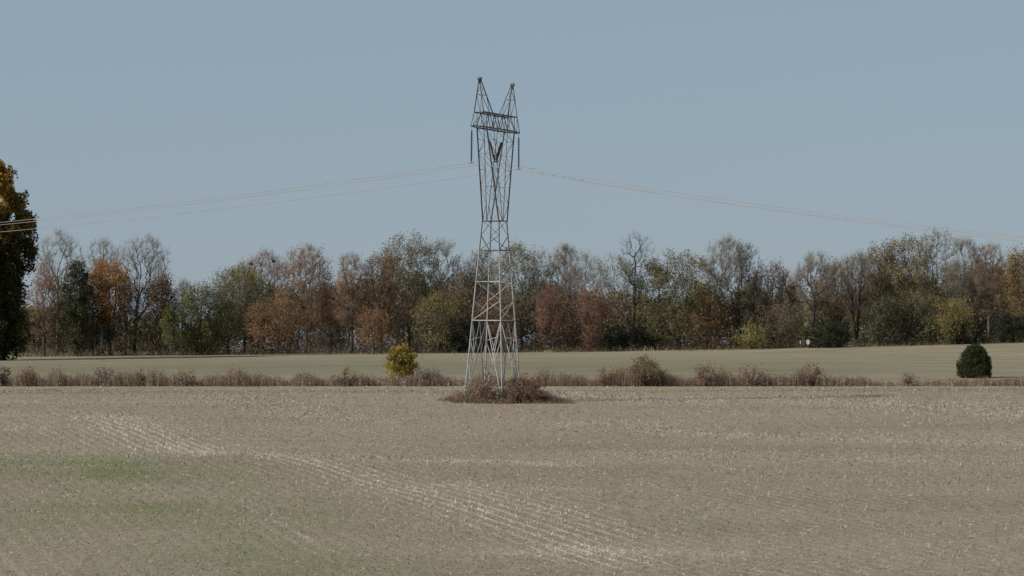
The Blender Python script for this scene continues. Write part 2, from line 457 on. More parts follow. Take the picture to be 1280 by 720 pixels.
# four main legs in two lengths each, cap plates at the feet
LEGFLIP = [0, 1, 2, 3]
for k in range(4):
    for z0, z1 in zip(LV[:-1], LV[1:]):
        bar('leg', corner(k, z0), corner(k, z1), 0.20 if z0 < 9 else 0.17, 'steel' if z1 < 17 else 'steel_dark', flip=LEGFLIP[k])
for k in range(4):   # faces
    c00, c10 = corner(k, 0), corner(k + 1, 0)
    m = lerp(corner(k, 8.9), corner(k + 1, 8.9), 0.5)
    fl = k
    # inverted V down from the collar to the feet, with redundants
    bar('brace', c00, m, 0.10, 'steel', flip=fl); bar('brace', c10, m, 0.10, 'steel', flip=fl + 1)
    for s, (kk) in ((0, k), (1, k + 1)):
        foot = corner(kk, 0)
        a4 = corner(kk, 4.4); d4 = lerp(foot, m, 0.5)
        bar('brace', a4, d4, 0.08, 'steel', flip=fl)
        bar('brace', corner(kk, 6.7), lerp(foot, m, 0.5), 0.08, 'steel', flip=fl + 1)
        bar('brace', corner(kk, 2.0), lerp(foot, m, 0.46), 0.08, 'steel', flip=fl)
        bar('brace', corner(kk, 6.7), lerp(foot, m, 0.80), 0.06, 'steel', flip=fl)
        bar('brace', corner(kk, 4.4), lerp(foot, m, 0.25), 0.06, 'steel', flip=fl + 1)
        bar('brace', corner(kk, 8.9), lerp(foot, m, 0.62), 0.08, 'steel', flip=fl + 2)
    for z in LV[1:]:
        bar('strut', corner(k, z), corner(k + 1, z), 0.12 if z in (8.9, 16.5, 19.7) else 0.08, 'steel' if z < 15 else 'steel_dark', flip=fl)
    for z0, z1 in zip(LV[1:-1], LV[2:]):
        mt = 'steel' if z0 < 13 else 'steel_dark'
        zm = 0.5 * (z0 + z1)
        bar('brace', corner(k, z0), corner(k + 1, zm), 0.085, mt, flip=fl)
        bar('brace', corner(k + 1, zm), corner(k, z1), 0.085, mt, flip=fl + 1)
        if z0 < 16: bar('brace', corner(k, zm), lerp(corner(k, z0), corner(k + 1, zm), 0.5), 0.06, mt, flip=fl)
# inner plan bracing at the waist
bar('strut', corner(0, 19.7), corner(2, 19.7), 0.07, 'steel_dark'); bar('strut', corner(1, 19.7), corner(3, 19.7), 0.07, 'steel_dark')

ZB0, ZB1 = 29.65, 31.25
def bh(z): return float(np.interp(z, [19.7, 29.65, 31.25], [0.98, 0.60, 0.55]))
def uo(z): return float(np.interp(z, [19.7, 24.0, 29.65, 31.25], [0.98, 1.95, 3.25, 3.55]))
def ui(z): return float(np.interp(z, [19.7, 20.4, 29.65, 31.25], [0.06, 0.10, 1.62, 1.75]))
CZ = [19.7, 21.6, 23.4, 25.2, 26.9, 28.4, 29.65]
for s in (-1, 1):
    for z0, z1 in ((19.7, 25.2), (25.2, ZB0)):
        for b in (-1, 1):
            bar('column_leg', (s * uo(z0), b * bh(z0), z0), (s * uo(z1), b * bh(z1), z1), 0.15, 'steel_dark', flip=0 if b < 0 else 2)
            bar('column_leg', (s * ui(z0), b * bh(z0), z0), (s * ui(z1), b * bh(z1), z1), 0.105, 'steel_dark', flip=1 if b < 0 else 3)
    for i, (z0, z1) in enumerate(zip(CZ[:-1], CZ[1:])):
        for b in (-1, 1):
            A0 = (s * uo(z0), b * bh(z0), z0); A1 = (s * uo(z1), b * bh(z1), z1)
            I0 = (s * ui(z0), b * bh(z0), z0); I1 = (s * ui(z1), b * bh(z1), z1)
            if (i + (b > 0)) % 2: bar('brace', A0, I1, 0.055, 'steel_dark', flip=i)
            else: bar('brace', I0, A1, 0.055, 'steel_dark', flip=i)
            if i in (2, 4): bar('strut', A1, I1, 0.06, 'steel_dark')
        for u in (uo, ui):
            if u is ui and i < 1: continue
            b = 1 if i % 2 else -1
            bar('brace', (s * u(z0), -b * bh(z0), z0), (s * u(z1), b * bh(z1), z1), 0.045, 'steel_dark', flip=i)
            if i % 2: bar('strut', (s * u(z1), -bh(z1), z1), (s * u(z1), bh(z1), z1), 0.05, 'steel_dark')
# bridge: bottom chords out to the arm tips, top chords, web
UE = 5.55
for b in (-1, 1):
    bar('crossarm_chord', (-3.3, b * 0.6, ZB0), (3.3, b * 0.6, ZB0), 0.17, 'steel_dark', flip=b + 1)
    bar('crossarm_chord', (-4.0, b * 0.55, ZB1), (4.0, b * 0.55, ZB1), 0.15, 'steel_dark', flip=b + 1)
    for s in (-1, 1):
        bar('crossarm_chord', (s * 3.3, b * 0.6, ZB0), (s * UE, b * 0.12, ZB0), 0.15, 'steel_dark', flip=b + 1)
        bar('crossarm_chord', (s * 4.0, b * 0.55, ZB1), (s * UE, b * 0.12, ZB0), 0.10, 'steel_dark', flip=b + 1)
        bar('brace', (s * 4.0, b * 0.55, ZB1), (s * 4.3, b * 0.4, ZB0), 0.07, 'steel_dark')
    us = [-3.3, -2.5, -1.65, -0.8, 0, 0.8, 1.65, 2.5, 3.3]
    for i, (a_, c_) in enumerate(zip(us[:-1], us[1:])):
        z0, z1 = (ZB0, ZB1) if i % 2 == 0 else (ZB1, ZB0)
        bar('brace', (a_, b * (0.6 if z0 == ZB0 else 0.55), z0), (c_, b * (0.6 if z1 == ZB0 else 0.55), z1), 0.08, 'steel_dark', flip=i)
    for u in (-3.3, -1.65, 1.65, 3.3):
        bar('strut', (u, b * 0.6, ZB0), (u, b * 0.55, ZB1), 0.10, 'steel_dark')
for u in (-3.3, -1.65, 0.0, 1.65, 3.3):
    bar('strut', (u, -0.6, ZB0), (u, 0.6, ZB0), 0.08, 'steel_dark'); bar('strut', (u, -0.55, ZB1), (u, 0.55, ZB1), 0.07, 'steel_dark')
for u0, u1 in ((-3.3, -1.65), (-1.65, 0), (0, 1.65), (1.65, 3.3)):
    bar('brace', (u0, -0.6, ZB0), (u1, 0.6, ZB0), 0.06, 'steel_dark'); bar('brace', (u0, 0.55, ZB1), (u1, -0.55, ZB1), 0.06, 'steel_dark')
for s in (-1, 1): bar('strut', (s * 4.0, -0.55, ZB1), (s * 4.0, 0.55, ZB1), 0.07, 'steel_dark')
# peaks
UP, ZP = 3.88, 34.85
for s in (-1, 1):
    top = [(s * (UP - 0.05 * (k in (2, 3))), (-1, 1)[k % 2] * 0.07, ZP) for k in range(4)]
    bot = [(s * 4.0, -0.55, ZB1), (s * 4.0, 0.55, ZB1), (s * 1.75, -0.55, ZB1), (s * 1.75, 0.55, ZB1)]
    for k in range(4): bar('peak_leg', bot[k], top[k], 0.11, 'steel_dark', flip=k)
    mid = [lerp(bot[k], top[k], 0.52) for k in range(4)]
    for i, j in ((0, 1), (2, 3), (0, 2), (1, 3)): bar('strut', mid[i], mid[j], 0.06, 'steel_dark')
    for i, j in ((0, 2), (1, 3)):
        bar('brace', lerp(bot[j], bot[i], 0.35), mid[j], 0.055, 'steel_dark'); bar('brace', lerp(bot[j], bot[i], 0.35), mid[i], 0.055, 'steel_dark')
        bar('brace', mid[i], lerp(bot[j], top[j], 0.78), 0.05, 'steel_dark')
    a = Acc()
    tubes(a, [(s * UP, 0, ZP - 0.35), (s * UP, -0.22, ZP + 0.02)], [(s * UP, 0, ZP + 0.16), (s * UP, 0.22, ZP + 0.02)], 0.15, 0.13, 8)
    tubes(a, [(s * UP, 0, ZP - 0.05)], [(s * UP, 0, ZP - 0.52)], 0.05, 0.09, 6)
    link('peak_cap', a.mesh('peak_cap', [M['porcelain']]), pylon)
# concrete footings
for k in range(4):
    x, y, _ = corner(k, 0); a = Acc()
    tubes(a, [(x, y, -0.4), (x, y, 0.25)], [(x, y, 0.25), (x, y, 0.27)], [0.32, 0.32], [0.30, 0.02], 10)
    link('footing', a.mesh('footing', [M['bark_pale']]), pylon)

# insulator strings -------------------------------------------------
def insulator(name, A, B, nd, rad, label, lead=0.5, clamp=True):
    """A upper, B lower end (world); parts: hanger, discs, clamp"""
    A = Vector(A); B = Vector(B); d = (B - A).normalized(); L = (B - A).length
    root = empty(name, A); tag(root, label, 'insulator', 'insulator strings hanging from the pylon')
    a = Acc(); tubes(a, [(0, 0, 0)], [tuple(d * lead)], 0.03, 0.03, 6)
    link('hanger', a.mesh('hanger', [M['steel_dark']]), root)
    a = Acc(); L2 = L - lead - 0.2; st = L2 / nd
    P, Q, R0, R1 = [], [], [], []
    for i in range(nd):
        c = d * (lead + st * i)
        P += [c, c + d * st * 0.35, c + d * st * 0.8]; Q += [c + d * st * 0.35, c + d * st * 0.8, c + d * st]
        R0 += [0.05, 0.055, rad]; R1 += [0.055, rad, 0.04]
    tubes(a, np.array([tuple(p) for p in P]), np.array([tuple(p) for p in Q]), np.array(R0), np.array(R1), 10)
    link('disc_stack', a.mesh('disc_stack', [M['porcelain']]), root)
    a = Acc(); e = B - A
    tubes(a, [tuple(e - d * 0.22), (e.x - 0.25, e.y + 0.13, e.z - 0.03)], [tuple(e), (e.x + 0.25, e.y - 0.13, e.z - 0.03)], 0.05, 0.055, 6)
    link('clamp', a.mesh('clamp', [M['steel_dark']]), root)
ZI = 25.72
tipL = tower_world((-UE, 0, ZB0)); tipR = tower_world((UE, 0, ZB0))
endL = Vector((tipL.x - 0.05, tipL.y, tipL.z - 3.95)); endR = Vector((tipR.x, tipR.y, tipR.z - 3.95))
endC = tower_world((0.0, 0, 26.1))
insulator('insulator_string', tipL, endL, 20, 0.14, 'long dark insulator string hanging from the left tip of the pylon crossarm')
insulator('insulator_string', tipR, endR, 20, 0.14, 'long dark insulator string hanging from the right tip of the pylon crossarm')
insulator('insulator_string', tower_world((-1.50, 0, 28.45)), endC + Vector((-0.06, 0, 0.05)), 14, 0.165, 'left arm of the V of dark insulators in the pylon window', 0.15)
insulator('insulator_string', tower_world((1.50, 0, 28.45)), endC + Vector((0.06, 0, 0.05)), 14, 0.165, 'right arm of the V of dark insulators in the pylon window', 0.15)

# wires ------------------------------------------------------------
DV = Vector((math.sin(TH), -math.cos(TH), 0))
def wire(name, P, sl, sr, rad, label, cat):
    pts = []
    for t in np.concatenate([np.arange(-290, 0, 10), np.arange(0, 291, 10)]):
        tt = abs(t); s = sl if t < 0 else sr
        q = P + DV * float(t); z = P.z - s * tt * (1 - tt / 300.0)
        pts.append((q.x, q.y, z))
    pts = np.array(pts); a = Acc(); tubes(a, pts[:-1], pts[1:], rad, rad, 6)
    tag(link(name, a.mesh(name, [M['wire']], True)), label, cat, 'overhead wires strung on the pylon')
wire('conductor_wire', endL, 0.104, 0.190, 0.027, 'overhead conductor clamped to the left insulator string of the pylon', 'wire')
wire('conductor_wire', endC, 0.106, 0.193, 0.027, 'overhead conductor clamped under the V of insulators in the pylon', 'wire')
wire('conductor_wire', endR, 0.104, 0.194, 0.027, 'overhead conductor clamped to the right insulator string of the pylon', 'wire')
for s, w in ((-1, 'left'), (1, 'right')):
    wire('earth_wire', tower_world((s * UP, 0, ZP)), 0.085, 0.14, 0.006, 'very thin earth wire running over the %s peak of the pylon' % w, 'wire')

# ------------------------------------------------------------------ trees
def profile(kind, t):
    if kind == 'round': return np.sqrt(np.clip(1 - (2 * t - 1) ** 2, 0, 1)) ** 0.75
    if kind == 'fan': return np.clip(0.25 + 1.0 * t / 0.62, 0, 1) * np.sqrt(np.clip(1 - (np.clip(t - 0.55, 0, 1) / 0.45) ** 2, 0, 1))
    if kind == 'oval': return np.sqrt(np.clip(1 - (2 * np.clip(t, 0, 1) ** 0.85 - 1) ** 2, 0, 1)) ** 0.8
    if kind == 'tall': return np.clip(0.45 + t, 0, 1) * np.sqrt(np.clip(1 - (np.clip(t - 0.35, 0, 1) / 0.65) ** 2.2, 0, 1))
    if kind == 'cone': return np.clip(1.0 - t, 0, 1) ** 0.75 * np.clip(t / 0.10 + 0.45, 0, 1)
    if kind == 'bell': return np.clip(t / 0.15 + 0.70, 0, 1) * np.sqrt(np.clip(1 - (np.clip(t - 0.22, 0, 1) / 0.78) ** 2.0, 0, 1))
    if kind == 'egg': return np.sqrt(np.clip(t / 0.25, 0, 1)) ** 0.6 * np.sqrt(np.clip(1 - (np.clip(t - 0.25, 0, 1) / 0.75) ** 2, 0, 1))

def skeleton(rng, H, R, cb, kind, n, lean=(0, 0), trunk_top=0.55, gap=0.35, downpen=1.4, stems=1, bf=0.30, lump=1.0):
    """nodes grown into a crown envelope; returns positions, parents"""
    t = rng.uniform(0, 1, n * 12); t = t[rng.uniform(0, 1, n * 12) < (0.12 + 0.88 * profile(kind, t) ** 1.6)][:n * 4]; m4 = len(t)
    th = rng.uniform(0, 2 * math.pi, m4); rr = rng.uniform(0, 1, m4) ** 0.40
    rad = profile(kind, t) * R * rr
    lumps = 1 + lump * (0.16 * np.sin(3 * th + rng.uniform(0, 6)) + 0.12 * np.sin(5 * th + 7 * t + rng.uniform(0, 6)))
    z = cb * H + t * (1 - cb) * H
    fx = lambda zz: lean[0] * (zz / H) ** 1.3; fy = lambda zz: lean[1] * (zz / H) ** 1.3
    P = np.stack([rad * lumps * np.cos(th) + fx(z), rad * lumps * np.sin(th) + fy(z), z], 1)
    nz = Noise(rng, max(R * 0.42, 0.6)); k = nz(P) > (gap - 0.5) * 1.2
    P = P[k][:n]
    nodes = []; par = []
    zt = H * (cb + trunk_top * (1 - cb)); m = max(3, int(zt / 1.3))
    wob = rng.normal(size=2) * 0.06
    for s in range(stems):
        ang = 2 * math.pi * s / max(stems, 1) + rng.uniform(0, 1); sp_ = 0 if stems == 1 else R * 0.35
        for i in range(m + 1):
            zz = zt * i / m * (1 if s == 0 else rng.uniform(0.75, 1)); q = (i / m)
            nodes.append((fx(zz) + wob[0] * math.sin(q * 5 + s) * min(H * 0.06, 2) + math.cos(ang) * sp_ * q,
                          fy(zz) + wob[1] * math.sin(q * 4 + 1 + s) * min(H * 0.06, 2) + math.sin(ang) * sp_ * q, zz))
            par.append(-1 if i == 0 else len(nodes) - 2)
    N = np.zeros((len(nodes) + len(P), 3)); N[:len(nodes)] = nodes; cnt = len(nodes)
    path = np.zeros(len(N))
    for i in range(cnt):
        if par[i] >= 0: path[i] = path[par[i]] + np.linalg.norm(N[i] - N[par[i]])
    D = np.zeros_like(N); D[:cnt, 2] = 1.0
    cz = np.array([0, 0, cb * H])
    P = P[np.argsort(np.linalg.norm((P - cz) * np.array([1, 1, 0.8]), axis=1))]
    lowlim = cb * H * 0.75
    for p in P:
        d = N[:cnt] - p; ds = np.sqrt((d * d).sum(1)) + 1e-6
        down = np.clip(d[:, 2] + 0.30 * ds, 0, None)
        al = 1 + (d * D[:cnt]).sum(1) / ds
        cost = ds * (1 + 0.85 * al) + downpen * down + bf * path[:cnt] + np.where(N[:cnt, 2] < lowlim, 6.0, 0)
        j = int(np.argmin(cost))
        N[cnt] = p; par.append(j); path[cnt] = path[j] + ds[j]; D[cnt] = (-d[j] / ds[j]) * 0.75 + D[j] * 0.25; cnt += 1
    return N, np.array(par)

def radii(par, r0, rt, n0, ex=2.25):
    n = len(par); acc_ = np.zeros(n); r = np.zeros(n)
    for i in range(n - 1, -1, -1):
        r[i] = max(acc_[i], r0 ** ex) ** (1 / ex)
        if par[i] >= 0: acc_[par[i]] += r[i] ** ex
    s = rt / r[0]
    # keep twig ends at r0, scale up towards the trunk
    return r * (1 + (s - 1) * np.clip((r - r0) / (r[0] - r0 + 1e-9), 0, 1))

def wood(acc, N, par, r, rng, mat=0, thick=0.0):
    c = np.where((par >= 0) & (r > thick))[0]; p = par[c]
    A, B = N[p], N[c]; L = np.linalg.norm(B - A, axis=1)
    ra = np.minimum(r[p], r[c] * 1.35 + 0.01); rb = r[c]
    # two segments per branch with a bend, upward curving
    mid = 0.5 * (A + B) + rng.normal(size=A.shape) * (0.035 * L)[:, None]; mid[:, 2] -= 0.06 * L
    rm = 0.5 * (ra + rb)
    big = rb > 0.07
    thin = rb < 0.05
    for sel, sd in ((big, 6), (~big & ~thin, 4)):
        tubes(acc, A[sel], mid[sel], ra[sel], rm[sel], sd, mat); tubes(acc, mid[sel], B[sel], rm[sel], rb[sel], sd, mat)
    tubes(acc, A[thin], B[thin], ra[thin], rb[thin], 3, mat)

def twigs(acc, N, r, rng, k, length, rad, center, mat=0, upw=0.28, sub=2):
    tip = np.where(r < 0.075)[0]
    if len(tip) == 0 or k <= 0: return np.zeros((0, 3))
    idx = np.repeat(tip, k); P = N[idx] + rng.normal(size=(len(idx), 3)) * 0.12
    out = P - center; out /= np.maximum(np.linalg.norm(out, axis=1, keepdims=True), 1e-6)
    d = out * 0.7 + np.array([0, 0, upw]) + rng.normal(size=P.shape) * 0.5
    d /= np.linalg.norm(d, axis=1, keepdims=True)
    L = length * rng.uniform(0.5, 1.3, len(idx))[:, None]
    Q = P + d * L
    spikes(acc, P, Q, rad, mat)
    E = [Q]
    for s in range(sub):
        P2 = P + d * L * rng.uniform(0.25, 0.8, len(idx))[:, None]
        d2 = d + rng.normal(size=P.shape) * 0.55; d2 /= np.linalg.norm(d2, axis=1, keepdims=True)
        Q2 = P2 + d2 * L * rng.uniform(0.4, 0.75, len(idx))[:, None]
        spikes(acc, P2, Q2, rad * 0.75, mat); E.append(Q2)
    return np.concatenate(E)

def foliage(acc, C, n, size, sig, rng, mat, gap=0.0, scale=1.4, flat=1.0, zt=None):
    if n <= 0 or len(C) == 0: return
    P = C[rng.integers(0, len(C), int(n * (1 + max(gap, 0) * 1.5)))]
    P = P + np.clip(rng.normal(size=P.shape), -1.5, 1.5) * sig * np.array([1, 1, flat])
    nz = Noise(rng, scale)(P)
    k = nz > gap - 0.6
    P = P[k][:n]; nz = nz[k][:n]
    nb = Noise(rng, 3.0)(P)
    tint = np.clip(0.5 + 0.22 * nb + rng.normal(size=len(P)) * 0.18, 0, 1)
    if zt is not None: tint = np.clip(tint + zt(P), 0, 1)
    leaves(acc, P, size, rng, mat, tint, asp=0.95, one=True)

def make_tree(x, top, w, Y, kind, label, cb=0.3, pal=None, nl=0, n=260, twig='twig_grey', bark='bark_dark', tk=5, tl=1.3,
              lean=0.0, gap=0.20, lsize=0.235, seed=0, name='tree', rt=None, group='trees of the wood edge', trunk_top=0.55,
              sub=1, lz=None, sig=0.38, cat='tree', base_dx=0.0, stems=1, trad=0.024, lgap=0.25, lscale=1.4, zt=None, wide=1.13, dens=1.7, ldens=2.5, lump=1.0):
    rng = np.random.default_rng(1000 + seed)
    X = X_at(x + base_dx, Y); zb = g1(X, Y) - 0.05
    H = Z_at(top, Y) - zb; R = 0.5 * w / F * Y * wide; n = int(n * dens); nl = int(nl * ldens * (0.55 if pal and (pal if isinstance(pal, str) else pal[0][0]) in ('red', 'rust') else 1.0))
    edge = cat == 'tree' and x > 0
    if edge and pal and nl:      # mixed foliage: every crown carries some brown leaves
        pl = [(pal, 1.0)] if isinstance(pal, str) else list(pal)
        pal = [(p_, f_ * 0.87) for p_, f_ in pl] + [('brown', 0.13)]
    if edge and top > 340 and cb < 0.2:     # low trees of the edge are loose and twiggy
        nl = int(nl * 0.72); sig = max(sig, 0.60); gap = max(gap, 0.38); tk = max(tk, 3); lgap = max(lgap, 0.45)
    inner = max(H - (tl * 0.45 if tk else 0), 1.0); Ri = max(R - 0.45 * (tl if tk else 0.5), 0.4)
    leanm = (-base_dx / F * Y + lean, rng.normal() * 0.3)
    N, par = skeleton(rng, inner, Ri, cb, kind, n, leanm, trunk_top, gap, stems=stems, lump=lump)
    rt = rt or 0.012 * H + 0.06
    r = radii(par, 0.022, rt, 0)
    root = empty(name, (X, Y, zb)); tag(root, label, cat, group)
    a = Acc(); wood(a, N, par, r, rng)
    # root flare
    link('trunk', a.mesh('trunk', [M[bark]], True), root)
    a = Acc(); cen = np.array([leanm[0] * 0.5, 0, cb * inner + 0.15 * H])
    E = twigs(a, N, r, rng, tk, tl, trad, cen, 0, sub=sub)
    mats = [M[twig]]
    if pal and nl:
        cent = np.concatenate([E, N[r < 0.09]]) if len(E) else N[r < 0.09]
        if lz: cent = cent[(cent[:, 2] > lz[0] * H) & (cent[:, 2] < lz[1] * H)]
        for pi, (pp, frac) in enumerate(pal if isinstance(pal, list) else [(pal, 1.0)]):
            mats.append(M['leaf_' + pp])
            foliage(a, cent, int(nl * frac), lsize, sig, rng, pi + 1, gap=lgap, scale=lscale, zt=zt)
    if a.b: link('crown', a.mesh('crown', mats), root)
    return root, N, r

T = []
def tr(*a, **k):
    k.setdefault('seed', len(T)); T.append(make_tree(*a, **k)); return T[-1]

G1 = 'trees of the wood edge'
# --- left group
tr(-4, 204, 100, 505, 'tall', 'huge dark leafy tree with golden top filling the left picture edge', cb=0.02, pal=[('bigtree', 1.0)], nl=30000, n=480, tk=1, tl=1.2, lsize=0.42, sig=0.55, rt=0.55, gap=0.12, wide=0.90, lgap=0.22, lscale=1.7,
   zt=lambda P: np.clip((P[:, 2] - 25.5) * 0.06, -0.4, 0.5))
tr(72, 286, 56, 548, 'fan', 'tall thin bare grey tree just right of the huge dark tree', cb=0.42, n=240, tk=4, pal='rust', nl=500, lz=(0.3, 0.62), bark='bark_grey', gap=0.5)
tr(55, 330, 36, 538, 'oval', 'slim tree with sparse rusty leaves beside the huge dark tree', cb=0.25, n=170, tk=4, pal='rust', nl=1500, twig='twig_brown')
tr(97, 324, 38, 535, 'tall', 'dark green narrow tree between the bare tree and the orange tree', cb=0.06, pal=[('dark', 0.6), ('green', 0.4)], nl=6500, tk=1, n=240, lgap=0.4)
tr(116, 362, 40, 541, 'tall', 'slim tree in shade-dark colours at the left foot of the bright orange tree', cb=0.1, pal=[('dark', 0.6), ('brown', 0.4)], nl=2600, tk=2, n=170, twig='twig_dark')  # added tree; dark leaf colour stands in for the big tree's shade
tr(78, 370, 44, 543, 'tall', 'low tree in shade-dark colours under the tall thin bare tree on the left', cb=0.06, pal=[('dark', 0.55), ('brown', 0.45)], nl=2800, tk=2, n=170, twig='twig_dark')  # likewise added, shade put into its leaf and twig colours
tr(128, 298, 44, 566, 'fan', 'bare pale tree rising behind the bright orange tree', cb=0.5, n=200, tk=4, twig='twig_grey', gap=0.5)
tr(137, 327, 54, 540, 'round', 'bright orange tree between dark trunks on the left', cb=0.34, pal=[('orange', 0.75), ('gold', 0.25)], nl=5200, tk=2, n=240, twig='twig_brown', lgap=0.3)
tr(180, 291, 70, 546, 'fan', 'large bare tree with fan-shaped crown right of the bright orange tree', cb=0.33, n=330, tk=4, tl=1.4, bark='bark_dark', twig='twig_grey', gap=0.4, base_dx=-12, rt=0.42)
tr(158, 352, 36, 537, 'oval', 'dark brown-leaved tree under the large fan-shaped bare tree', cb=0.08, pal=[('brown', 0.5), ('dark', 0.5)], nl=3600, tk=1, n=170)
tr(200, 346, 44, 539, 'tall', 'dark tree with rust-brown top beside the small light green tree', cb=0.05, pal=[('dark', 0.6), ('rust', 0.4)], nl=6000, tk=1, n=230, lgap=0.4)
tr(213, 388, 20, 533, 'round', 'small light green tree at the field edge on the left', cb=0.25, pal='bright', nl=1300, tk=1, n=110, lsize=0.26, bark='bark_grey')
tr(228, 346, 26, 560, 'fan', 'thin bare pale sapling left of the green bushy tree', cb=0.4, n=110, tk=3, twig='twig_pale', bark='bark_pale', gap=0.5)
tr(252, 358, 58, 538, 'round', 'green bushy tree with yellowing leaves standing clear on the left', cb=0.06, pal=[('green', 0.7), ('yolive', 0.3)], nl=7000, tk=1, n=260, lgap=0.45)
tr(285, 338, 64, 546, 'round', 'grey arching half-bare tree right of the green bushy tree', cb=0.2, pal='olive', nl=1300, tk=5, n=290, twig='twig_grey', bark='bark_grey')
tr(306, 334, 60, 552, 'round', 'yellow-green tree below the bare tree that holds two nests', cb=0.15, pal=[('yolive', 0.7), ('olive', 0.3)], nl=5200, tk=3, n=270, lgap=0.4)
nest_tree = tr(328, 312, 72, 558, 'fan', 'bare twiggy tree that holds two dark nests', cb=0.3, n=330, tk=5, tl=1.4, twig='twig_brown', bark='bark_dark')
tr(347, 372, 74, 536, 'round', 'low orange-brown tree below and left of the rounded russet tree', cb=0.12, pal=[('rust', 0.6), ('orange', 0.2), ('brown', 0.2)], nl=4300, tk=3, n=230, twig='twig_brown')
tr(383, 307, 66, 543, 'round', 'rounded russet-twigged tree just right of the bare tree with nests', cb=0.25, pal=[('rust', 1.0)], nl=1500, tk=7, tl=1.3, n=380, twig='twig_brown', bark='bark_grey', gap=0.15)
tr(414, 356, 54, 550, 'round', 'low rusty tree between two rounded bare crowns', cb=0.1, pal=[('rust', 0.7), ('brown', 0.3)], nl=3600, tk=3, n=210, twig='twig_brown')
tr(440, 316, 46, 538, 'oval', 'bare brown tree with clean oval crown and slim dark trunk', cb=0.28, n=320, tk=6, tl=1.2, twig='twig_brown', bark='bark_dark', gap=0.15, pal='rust', nl=300)
tr(476, 318, 56, 540, 'oval', 'brown tree with stout dark trunk left of the yellow bush', cb=0.2, pal=[('brown', 0.7), ('rust', 0.3)], nl=2200, tk=5, n=300, twig='twig_brown', bark='bark_dark', rt=0.45)
tr(468, 385, 46, 533, 'round', 'small orange-leaved tree at the foot of the stout brown tree', cb=0.12, pal=[('rust', 0.6), ('orange', 0.4)], nl=1500, tk=2, n=130, twig='twig_brown')
tr(511, 292, 76, 552, 'oval', 'tall olive tree behind the yellow bush', cb=0.12, pal=[('olive', 0.75), ('brown', 0.25)], nl=6500, tk=4, n=360, lgap=0.45, bark='bark_grey')
tr(553, 298, 54, 556, 'fan', 'pale bare tree with scattered leaf tufts left of the pylon', cb=0.3, pal='olive', nl=500, tk=4, n=250, twig='twig_pale', bark='bark_pale', gap=0.5, sig=0.25)
tr(549, 368, 56, 537, 'round', 'low yellowish-olive tree left of the pylon legs', cb=0.08, pal=[('gold', 0.35), ('olive', 0.65)], nl=4000, tk=2, n=200)
tr(579, 344, 50, 544, 'oval', 'dark brown tree directly left of the pylon waist', cb=0.05, pal=[('dark', 0.45), ('brown', 0.55)], nl=4800, tk=3, n=240)
tr(604, 312, 50, 556, 'fan', 'pale bare tree directly behind the pylon', cb=0.25, n=240, tk=5, twig='twig_grey', bark='bark_grey', pal='olive', nl=600)
tr(612, 372, 56, 540, 'round', 'low brown tree behind the pylon legs', cb=0.05, pal=[('brown', 0.7), ('rust', 0.3)], nl=3800, tk=3, n=200, twig='twig_brown')
# --- right of the pylon
tr(652, 307, 70, 550, 'round', 'dense olive-grey tree just right of the pylon', cb=0.15, pal=[('olive', 0.8), ('brown', 0.2)], nl=3800, tk=6, n=340, bark='bark_grey')
tr(704, 306, 50, 556, 'oval', 'fine-twigged grey tree rising above the left dark red tree', cb=0.3, n=320, tk=7, tl=1.3, twig='twig_grey', bark='bark_grey', gap=0.15)
tr(692, 354, 48, 538, 'round', 'left one of the two dark red trees right of the pylon', cb=0.12, pal=[('red', 0.65), ('brown', 0.35)], nl=3000, tk=3, n=210, twig='twig_brown')
tr(730, 314, 56, 548, 'fan', 'upright bare tree between the two dark red trees', cb=0.35, n=260, tk=4, twig='twig_pale', bark='bark_pale', gap=0.45)
tr(741, 356, 44, 536, 'tall', 'right one of the two dark red trees right of the pylon', cb=0.08, pal=[('red', 0.65), ('brown', 0.35)], nl=3600, tk=3, n=210, twig='twig_brown')
tr(766, 318, 56, 545, 'fan', 'leaning grey tree with a few leaf tufts beside the tall skeleton tree', cb=0.3, pal='olive', nl=650, tk=3, n=200, twig='twig_grey', bark='bark_grey', gap=0.5, base_dx=22, sig=0.25)
tr(797, 289, 56, 541, 'fan', 'tall skeleton-like bare tree with open forked limbs', cb=0.42, n=130, tk=3, tl=1.3, twig='twig_dark', bark='bark_dark', gap=0.5, base_dx=-7, rt=0.42, sub=1)
tr(846, 318, 94, 543, 'round', 'broad dense olive tree with ragged leafy top right of the skeleton tree', cb=0.04, pal=[('olive', 0.6), ('green', 0.25), ('gold', 0.15)], nl=8500, tk=3, n=400, lgap=0.4, sig=0.4)
tr(884, 362, 36, 540, 'oval', 'narrow orange-brown tree at the right flank of the broad olive tree', cb=0.08, pal=[('gold', 0.4), ('rust', 0.6)], nl=2400, tk=2, n=150)
tr(908, 294, 52, 545, 'fan', 'tall bare tree with pale leaning trunk and upswept twigs', cb=0.4, n=240, tk=5, tl=1.4, twig='twig_grey', bark='bark_pale', base_dx=-16, gap=0.45)
tr(931, 304, 56, 549, 'fan', 'bare grey tree with crooked dark trunk above a dark evergreen', cb=0.35, n=270, tk=5, tl=1.4, twig='twig_grey', bark='bark_dark', base_dx=-10, gap=0.4)
tr(936, 352, 40, 541, 'tall', 'dark evergreen tree below the crooked bare tree', cb=0.04, pal=[('dark', 0.8), ('green', 0.2)], nl=4300, tk=1, n=190)
tr(966, 330, 66, 553, 'round', 'dense brown-twigged tree in the dip of the treetops', cb=0.12, pal='brown', nl=1800, tk=7, n=330, twig='twig_brown')
tr(974, 380, 52, 539, 'round', 'low olive-brown tree left of the small white sign', cb=0.05, pal=[('brown', 0.5), ('olive', 0.5)], nl=2600, tk=2, n=190)
